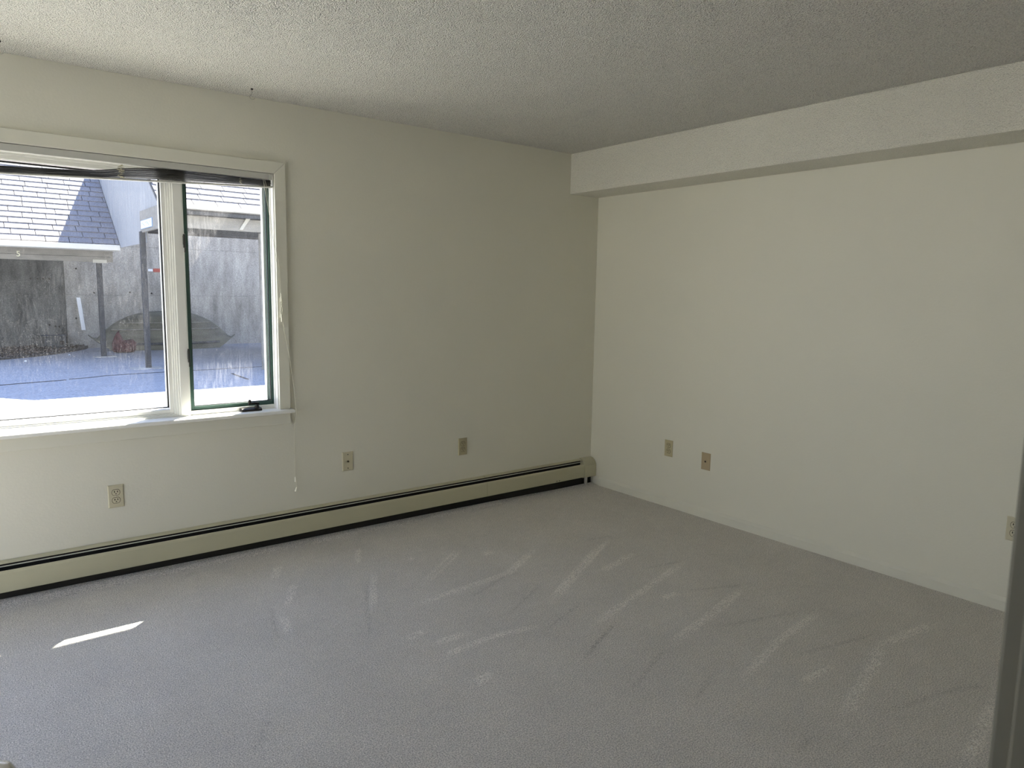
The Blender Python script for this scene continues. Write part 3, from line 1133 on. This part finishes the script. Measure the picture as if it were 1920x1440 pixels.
bm = bmesh.new()
ys = [0.16, 3.2, 9.5, 12, 14, 17.5, 40]
rows = []
for y in ys:
    rows.append([bm.verts.new((x, y, ground_z(min(y, 17.5)) - 0.005)) for x in (-30, -10, 0, 10, 30)])
for i in range(len(rows) - 1):
    for j in range(4):
        bm.faces.new((rows[i][j], rows[i][j + 1], rows[i + 1][j + 1], rows[i + 1][j]))
prop(obj('ground', bm, M_asph), kind='structure', label='asphalt drive outside the window')
prop(boxo('pavement', M_walk, None, XW - 0.14, 6, 0.16, 4.2, -0.15, 0.0), kind='structure', label='pale concrete walk outside the window')


def seam(pts, w_):
    bm = bmesh.new()
    for i in range(len(pts) - 1):
        a = Vector((*pts[i], ground_z(pts[i][1])))
        b = Vector((*pts[i + 1], ground_z(pts[i + 1][1])))
        d = (b - a).normalized()
        n = Vector((-d.y, d.x, 0)) * w_
        q = [bm.verts.new(p + Vector((0, 0, -0.004))) for p in (a - n, b - n, b + n, a + n)]
        t = [bm.verts.new(v.co + Vector((0, 0, 0.006))) for v in q]
        bm.faces.new(t)
        for k in range(4):
            bm.faces.new((q[k], q[(k + 1) % 4], t[(k + 1) % 4], t[k]))
    bmesh.ops.recalc_face_normals(bm, faces=bm.faces)
    o = obj('trim_7', bm, M_crack)
    return prop(o, kind='structure', label='tar filled seam in the asphalt')


seam([(-5.2, 8.35), (-3.34, 8.79), (-2.95, 8.91), (-2.5, 9.02)], 0.022)
seam([(-2.45, 9.10), (-2.18, 9.17), (-1.9, 9.34), (-1.2, 9.42), (-0.46, 9.46), (0.74, 9.53), (2.2, 9.6)], 0.012)
seam([(-0.10, 8.68), (-0.12, 8.2), (-0.13, 7.74)], 0.02)

# retaining wall at the back
rw = empty('retaining_wall', (-1, 16.6, 0), kind='structure', label='tall board-marked concrete retaining wall behind the carports')
prev = None
xs_ = [-9.0, -6.6, -4.2, -1.62, 0.80, 3.2, 5.6, 8.0]
for i in range(len(xs_) - 1):
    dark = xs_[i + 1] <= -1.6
    for (za, zb) in ((-0.4, 1.222), (1.226, 2.444), (2.448, 3.3)):  # top row raised out of view to block sun on ground and canoe
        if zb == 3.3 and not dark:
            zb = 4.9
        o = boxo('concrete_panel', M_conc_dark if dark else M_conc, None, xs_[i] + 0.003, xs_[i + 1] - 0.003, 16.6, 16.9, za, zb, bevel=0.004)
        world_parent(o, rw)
o = boxo('wall_core', M_conc_dark, None, -9, 8, 16.62, 17.0, -0.4, 3.28)
world_parent(o, rw)
for (x, z) in ((-2.30, 1.60), (-2.16, 1.60), (-2.05, 1.60), (-1.92, 1.60), (-1.36, 1.86), (-1.0, 1.28), (-1.30, 0.85), (-1.42, 0.65), (-1.98, 0.50), (-1.86, 0.46), (-1.78, 0.45), (-0.20, 1.30), (0.3, 1.28)):
    bm = bmesh.new()
    lathe(bm, [(0, 0), (0.022, 0), (0.02, 0.004), (0, 0.005)], (x, 16.6, z), (0, -1, 0), 10)
    o = obj('tie_hole', bm, M_slot, None)
    world_parent(o, rw)

# --- carports
def shingle_roof(root, x0, x1, y0, z0, pitch, e_, wd, courses, part_courses, seed):
    rr = random.Random(seed)
    c, s_ = math.cos(pitch), math.sin(pitch)
    base = None
    meshes = {}
    stuff = bmesh.new()
    for k in range(courses):
        off = rr.uniform(0, wd)
        x = x0 - off
        while x < x1:
            a = max(x, x0)
            b = min(x + wd - 0.013, x1)
            x += wd
            if b - a < 0.03:
                continue
            lift = rr.uniform(0, 0.003)
            L_ = e_ + 0.04
            t0 = k * e_
            corners = []
            for (tt, hh) in ((0, 0.020 + lift), (L_, 0.001)):
                yy = y0 + (t0 + tt) * c - hh * s_
                zz = z0 + (t0 + tt) * s_ + hh * c
                yb_ = y0 + (t0 + tt) * c
                zb_ = z0 + (t0 + tt) * s_
                corners.append(((yy, zz), (yb_, zb_)))
            poly = [corners[0][1], corners[0][0], corners[1][0], corners[1][1]]
            if k < part_courses:
                bm = bmesh.new()
                prism(bm, poly, 'x', a, b)
                o = obj('shingle', bm, M_shingle)
                o.parent = root
                o.matrix_parent_inverse = Matrix.Translation(-root.location)
            else:
                prism_fast(stuff, poly, a, b)
    if len(stuff.verts):
        bmesh.ops.recalc_face_normals(stuff, faces=stuff.faces)
        o = obj('upper_shingles', stuff, M_shingle)
        o.parent = root
        o.matrix_parent_inverse = Matrix.Translation(-root.location)
        o['kind'] = 'stuff'
    else:
        stuff.free()


def prism_fast(bm, poly, a, b):
    A_ = [bm.verts.new((a, *q)) for q in poly]
    B_ = [bm.verts.new((b, *q)) for q in poly]
    n = len(poly)
    bm.faces.new(A_)
    bm.faces.new(B_[::-1])
    for i in range(n):
        bm.faces.new((A_[i], B_[i], B_[(i + 1) % n], A_[(i + 1) % n]))


def cpart(root, name, m, *b, bevel=0.0, label=None):
    o = boxo(name, m, None, *b, bevel=bevel)
    o.parent = root
    o.matrix_parent_inverse = Matrix.Translation(-root.location)
    if label:
        o['label'] = label
    return o


def keep(root, o):
    o.parent = root
    o.matrix_parent_inverse = Matrix.Translation(-root.location)
    return o


def roof_deck(root, x0, x1, y0, z0, pitch, run, back):
    """two-sided deck: front slope of given run, back slope of given run"""
    t = 0.05
    ym, zm = y0 + run, z0 + run * math.tan(pitch)
    yb, zb = ym + back, zm - back * math.tan(pitch)
    bm = bmesh.new()
    prism(bm, [(y0, z0), (ym, zm), (yb, zb), (yb, zb - t), (ym, zm - t), (y0, z0 - t)], 'x', x0, x1)
    return keep(root, obj('roof_deck', bm, M_under))


# far carport, number 5
LP = math.radians(36.0)
ca = empty('far_carport', (-3, 13.5, 0), 'far open carport with sunlit shingle roof and the number 5 on its fascia', 'carport')
LX0, LX1 = -6.2, -1.012
roof_deck(ca, LX0, LX1, 12.92, 2.275, LP, 3.2, 0.3)
shingle_roof(ca, LX0 + 0.9, LX1, 12.90, 2.29, LP, 0.205, 0.40, 18, 18, 11)
bm = bmesh.new()
prism(bm, [(12.92, 2.16), (12.84, 2.18), (12.825, 2.275), (12.835, 2.285), (12.85, 2.275), (12.86, 2.20), (12.92, 2.19)], 'x', LX0, LX1 - 0.01)
keep(ca, obj('gutter', bm, M_gutter))
cpart(ca, 'gutter_end', M_gutter, LX1 - 0.01, LX1, 12.825, 12.92, 2.17, 2.28, bevel=0.003)
cpart(ca, 'fascia_board', M_fascia, LX0, -1.06, 13.40, 13.44, 2.055, 2.20, bevel=0.003)
cpart(ca, 'fascia_board', M_fascia, LX0, -1.06, 13.40, 13.44, 1.945, 2.050, bevel=0.003)
cpart(ca, 'beam', M_beam, LX0, -1.10, 13.45, 13.62, 1.96, 2.26)
cpart(ca, 'beam', M_beam, LX0, -1.10, 16.2, 16.4, 2.4, 2.6)
cpart(ca, 'bracket', M_postcap, -1.44, -1.18, 13.385, 13.40, 1.925, 2.00, bevel=0.006, label='cream bracket')
for px_ in (-1.315, -5.6):
    bm = bmesh.new()
    prism(bm, [(px_ - 0.05, 13.44), (px_ + 0.05, 13.44), (px_ + 0.05, 13.54), (px_ - 0.05, 13.54)], 'z', ground_z(13.5) - 0.01, 1.96)
    keep(ca, obj('post', bm, M_post, None, bevel=0.012))
cpart(ca, 'post_footing', M_conc, -1.5, -1.08, 13.3, 13.66, -0.10, -0.035, bevel=0.01)


def digit(root, ch, x, y, z, size, m, name):
    cu = bpy.data.curves.new(name, 'FONT')
    cu.body = ch
    cu.size = size
    cu.extrude = 0.004
    cu.align_x = 'CENTER'
    cu.align_y = 'CENTER'
    cu.materials.append(m)
    tmp = bpy.data.objects.new(name, cu)
    me = bpy.data.meshes.new_from_object(tmp)
    bpy.data.objects.remove(tmp)
    o = bpy.data.objects.new(name, me)
    COL.objects.link(o)
    o.location = Vector((x, y, z)) - root.location
    o.rotation_euler = (math.pi / 2, 0, 0)
    o.parent = root
    return o


digit(ca, '5', -2.715, 13.395, 2.05, 0.150, M_cream, 'number_five')


def roof_lookout(root, x0, x1, y0, z0, pitch, run):
    t = 0.05
    ym, zm = y0 + run, z0 + run * math.tan(pitch)
    bm = bmesh.new()
    prism(bm, [(y0, z0), (ym, zm), (ym, zm - t), (y0, z0 - t)], 'x', x0, x1)
    return keep(root, obj('rake_overhang', bm, M_under))


def gable_siding(root, x, y0, z0, pitch, run):
    """upright boards closing the end of the roof, bottom edge level"""
    y = 9.14
    tan = math.tan(pitch)
    ym = y0 + run
    while y < 15.9:
        yb = min(y + 0.235, 16.0)

        def top(q):
            r = z0 + (q - y0) * tan - 0.06 if q < ym else z0 + (2 * ym - y0 - q) * tan - 0.06
            return max(r, 3.80 + 0.30 * (q - 13.8)) if q > 13.5 else r      # parapet added behind the ridge to shape the shade on the far roof
        zb = 2.785 if yb < 10.46 else 2.235
        pts = [(y, zb), (yb, zb), (yb, top(yb)), (y, top(y))]
        if y < ym < yb:
            pts.insert(3, (ym, top(ym)))
        if min(top(y), top(yb)) > zb + 0.02:
            bm = bmesh.new()
            prism(bm, pts, 'x', x, x + 0.022)
            keep(root, obj('siding_board', bm, M_siding, None, bevel=0.003))
        y += 0.24


# near carport on the right
RP = math.radians(33.8)
cb = empty('near_carport', (0.6, 9.5, 0), 'near open carport with sunlit shingle roof and white sign on its end beam', 'carport')
RX0, RX1 = -1.10, 5.6
roof_deck(cb, -0.96, RX1, 8.82, 2.765, RP, 3.2, 3.2)
roof_lookout(cb, RX0, -0.96, 8.82, 2.765, RP, 3.2)
gable_siding(cb, -1.0, 8.82, 2.765, RP, 3.2)
shingle_roof(cb, RX0, 2.9, 8.80, 2.785, RP, 0.20, 0.38, 19, 14, 5)
bm = bmesh.new()
prism(bm, [(8.82, 2.725), (8.745, 2.735), (8.73, 2.785), (8.738, 2.793), (8.75, 2.785), (8.76, 2.75), (8.82, 2.745)], 'x', RX0, RX1)
keep(cb, obj('gutter', bm, M_gutter))
cpart(cb, 'fascia_board', M_fascia, -1.06, RX1, 8.98, 9.02, 2.432, 2.640, bevel=0.003)
cpart(cb, 'soffit_board', M_beam, -1.06, RX1, 8.83, 9.02, 2.65, 2.70)
cpart(cb, 'end_beam', M_fascia, -1.085, -1.045, 9.03, 10.42, 2.40, 2.775, bevel=0.004)
cpart(cb, 'beam', M_beam, -1.045, RX1, 10.25, 10.40, 2.435, 2.62)
cpart(cb, 'beam', M_beam, -1.045, RX1, 9.03, 9.12, 2.50, 2.70)
for px_, py_, m_ in ((-1.075, 10.32, M_post), (0.60, 9.06, M_fascia), (5.3, 9.06, M_post)):
    bm = bmesh.new()
    prism(bm, [(px_ - 0.045, py_ - 0.045), (px_ + 0.045, py_ - 0.045), (px_ + 0.045, py_ + 0.045), (px_ - 0.045, py_ + 0.045)], 'z', ground_z(py_) - 0.02, 2.42)
    keep(cb, obj('post', bm, m_, None, bevel=0.01))
cpart(cb, 'post_footing', M_conc, -1.35, -0.85, 10.15, 10.5, -0.06, 0.0, bevel=0.01)
# diagonal stay lying against the header face
bm = bmesh.new()
prism(bm, [(0.185, 2.455), (0.245, 2.455), (0.385, 2.66), (0.315, 2.66)], 'y', 8.955, 8.98)
keep(cb, obj('diagonal_stay', bm, M_postcap))

# sign on the end beam
sg = empty('beam_sign', (-1.09, 9.86, 2.52), 'small white sign with faded blue lettering on the end beam of the near carport', 'sign')


def spart(name, m, x0, x1, ya, yb, za, zb):
    o = boxo(name, m, None, x0, x1, ya, yb, za, zb)
    world_parent(o, sg)


spart('sign_backing', M_signblue, -1.097, -1.0855, 9.42, 10.30, 2.452, 2.600)
spart('sign_face', M_sign, -1.100, -1.097, 9.445, 10.275, 2.462, 2.590)
rr = random.Random(4)
for (ya, n) in ((10.16, 4), (9.82, 4)):
    for i in range(n):
        y = ya - i * 0.075
        spart('faded_letter', M_signtext, -1.1015, -1.100, y - 0.012, y, 2.495, 2.56)
        spart('faded_letter', M_signtext, -1.1015, -1.100, y - 0.05, y - 0.012, 2.545 - 0.025 * (i % 3), 2.556 - 0.025 * (i % 3))

# tag on the retaining wall
tg = empty('wall_tag', (0.40, 16.59, 1.875), 'tiny red and white tag on the retaining wall behind the near carport post', 'sign')
o = boxo('red_panel', M_red, None, 0.36, 0.53, 16.585, 16.598, 1.83, 1.92)
world_parent(o, tg)
o = boxo('white_panel', M_sign, None, 0.24, 0.35, 16.585, 16.598, 1.845, 1.905)
world_parent(o, tg)

# white strip on the wall
bm = bmesh.new()
prism(bm, [(-1.395, 1.16), (-1.31, 1.16), (-1.235, 0.36), (-1.32, 0.36)], 'y', 16.555, 16.597)
prop(obj('white_batten', bm, M_sign, None, bevel=0.004), label='white wooden batten fixed upright to the retaining wall', category='batten')

# meter box at the foot of the wall
mb = empty('junction_box', (-1.9, 16.35, -0.08), 'weathered grey box with a dark opening at the foot of the retaining wall', 'utility box')
bm = bmesh.new()
bx(bm, -2.12, -1.70, 16.20, 16.58, -0.10, 0.235)
o = obj('box_body', bm, M_box, None, bevel=0.008)
world_parent(o, mb)
bm = bmesh.new()
bx(bm, -2.17, -1.69, 16.17, 16.59, 0.236, 0.262)
o = obj('box_lid', bm, M_box, None, bevel=0.005)
world_parent(o, mb)
bm = bmesh.new()
bx(bm, -1.83, -1.745, 16.19, 16.21, 0.045, 0.135)
o = obj('box_opening', bm, M_slot, None)
world_parent(o, mb)

# leaf litter and soil by the wall
bm = bmesh.new()
pts = [(-6, 14.3), (-3.2, 13.55), (-2.5, 14.2), (-1.9, 15.0), (-1.3, 16.2), (-1.2, 16.59), (-6, 16.59)]
prism(bm, [(p[0], p[1]) for p in pts], 'z', -0.12, -0.025)
prop(obj('trim_8', bm, M_soil), kind='structure', label='bare soil strip at the foot of the wall')
rr = random.Random(9)
bm = bmesh.new()
cnt = 0
while cnt < 1500:
    x = rr.uniform(-4.8, -1.3)
    y = rr.uniform(13.6, 16.5)
    # inside the soil wedge
    lim = np.interp(x, [-6, -3.2, -2.5, -1.9, -1.3], [14.3, 13.6, 14.25, 15.05, 16.2])
    if y < lim + 0.05 or (-2.25 < x < -1.62 and y > 16.1):
        continue
    cnt += 1
    a = rr.uniform(0, 6.28)
    s_ = rr.uniform(0.025, 0.06)
    z = -0.02 + rr.uniform(0, 0.05)
    tl = rr.uniform(-0.6, 0.6)
    d = Vector((math.cos(a), math.sin(a), tl)) * s_
    n = Vector((-math.sin(a), math.cos(a), rr.uniform(-0.5, 0.5))) * s_ * 0.5
    p = Vector((x, y, z))
    v = [bm.verts.new(q) for q in (p - d, p - n, p + d, p + n)]
    bm.faces.new(v)
prop(obj('leaf_litter', bm, M_leaf), label='reddish brown dry leaves heaped along the foot of the retaining wall', category='leaves', kind='stuff')

# upturned canoe in front of the wall
hull = empty('upturned_canoe', (0.3, 15.4, -0.06), 'long olive-brown upturned canoe lying against the retaining wall', 'canoe')
bm = bmesh.new()
nL, nR = 36, 14
rows = []
for i in range(nL + 1):
    u = i / nL
    x = -1.34 + 3.36 * u
    q = 1 - abs(2 * u - 1)
    hgt = 0.93 * (0.0 + 1.0 * (1 - (1 - q) ** 2.6)) ** 0.85
    if u < 0.5:
        low = 0.36 * max(0, (0.13 - u) / 0.13)
    else:
        low = 0.30 * max(0, (u - 0.87) / 0.13)
    hgt = max(hgt, low + 0.03)
    wdt = 0.42 * (1 - (1 - q) ** 2.2) + 0.01
    row = []
    for k in range(nR + 1):
        a = math.pi * k / nR
        yy = 15.45 - wdt * math.cos(a)
        zz = -0.07 + low + (hgt - low) * math.sin(a) ** 0.75
        row.append(bm.verts.new((x, yy, zz)))
    rows.append(row)
for i in range(nL):
    for k in range(nR):
        bm.faces.new((rows[i][k], rows[i][k + 1], rows[i + 1][k + 1], rows[i + 1][k]))
bm.faces.new(rows[0])
bm.faces.new(rows[-1][::-1])
bmesh.ops.recalc_face_normals(bm, faces=bm.faces)
o = obj('hull', bm, M_hull, None, smooth=True)
world_parent(o, hull)
for zz, rad, m_ in ((0.42, 0.022, M_hullband), (0.58, 0.016, M_hullband), (0.08, 0.03, M_beam)):
    bm = bmesh.new()
    pts = []
    for i in range(5, nL - 4):
        u = i / nL
        q = 1 - abs(2 * u - 1)
        r_ = rows_y = 0.42 * (1 - (1 - q) ** 2.2) + 0.01
        hg = 0.93 * ((1 - (1 - q) ** 2.6)) ** 0.85
        f = min(max((zz + 0.07) / max(hg, 0.05), 0), 0.98) ** (1 / 0.75)
        yy = 15.45 - r_ * math.sqrt(max(0, 1 - f * f)) - 0.004
        if zz < hg - 0.12:
            pts.append((-1.34 + 3.36 * u, yy, zz))
    tube(bm, pts, rad, 8)
    o = obj('rub_strip', bm, m_, None, smooth=True)
    world_parent(o, hull)

# maroon bundle in front of the canoe
bm = bmesh.new()
bmesh.ops.create_icosphere(bm, subdivisions=4, radius=1.0)
for v in bm.verts:
    p = v.co.copy()
    x = p.x * 0.24
    y = p.y * 0.22
    z = p.z * 0.17 + 0.10
    if p.x < -0.1 and p.z > 0:
        z += 0.26 * min(1, (-p.x - 0.1) / 0.35) * p.z
    if p.z > 0.05 and p.x > 0.35:
        x += 0.06 * p.z
        z += 0.03
    wv = 0.018 * math.sin(13 * p.x + 5 * p.z) * math.cos(11 * p.y + 4 * p.z)
    v.co = Vector((x + wv, y + wv, max(z + wv, 0.0)))
o = obj('duffel_bag', bm, M_maroon, None, smooth=True)
o.location = (-0.73, 14.62, -0.055)
prop(o, label='slumped maroon cloth bag on the ground in front of the canoe', category='bag')

# little bits of litter
bits = ((-1.85, 14.4, 'white scrap of litter on the soil strip below the grey box'), (-2.75, 12.9, 'white scrap of litter on the asphalt near the left picture edge'))
for i, (x, y, lab) in enumerate(bits):
    bm = bmesh.new()
    bmesh.ops.create_icosphere(bm, subdivisions=1, radius=0.025)
    for v in bm.verts:
        v.co.z = max(v.co.z * 0.6, -0.01)
    o = obj('paper_scrap', bm, M_sign)
    o.location = (x, y, ground_z(y) + (0.012 if i else -0.005))
    prop(o, label=lab, category='litter', group='white scraps of litter')
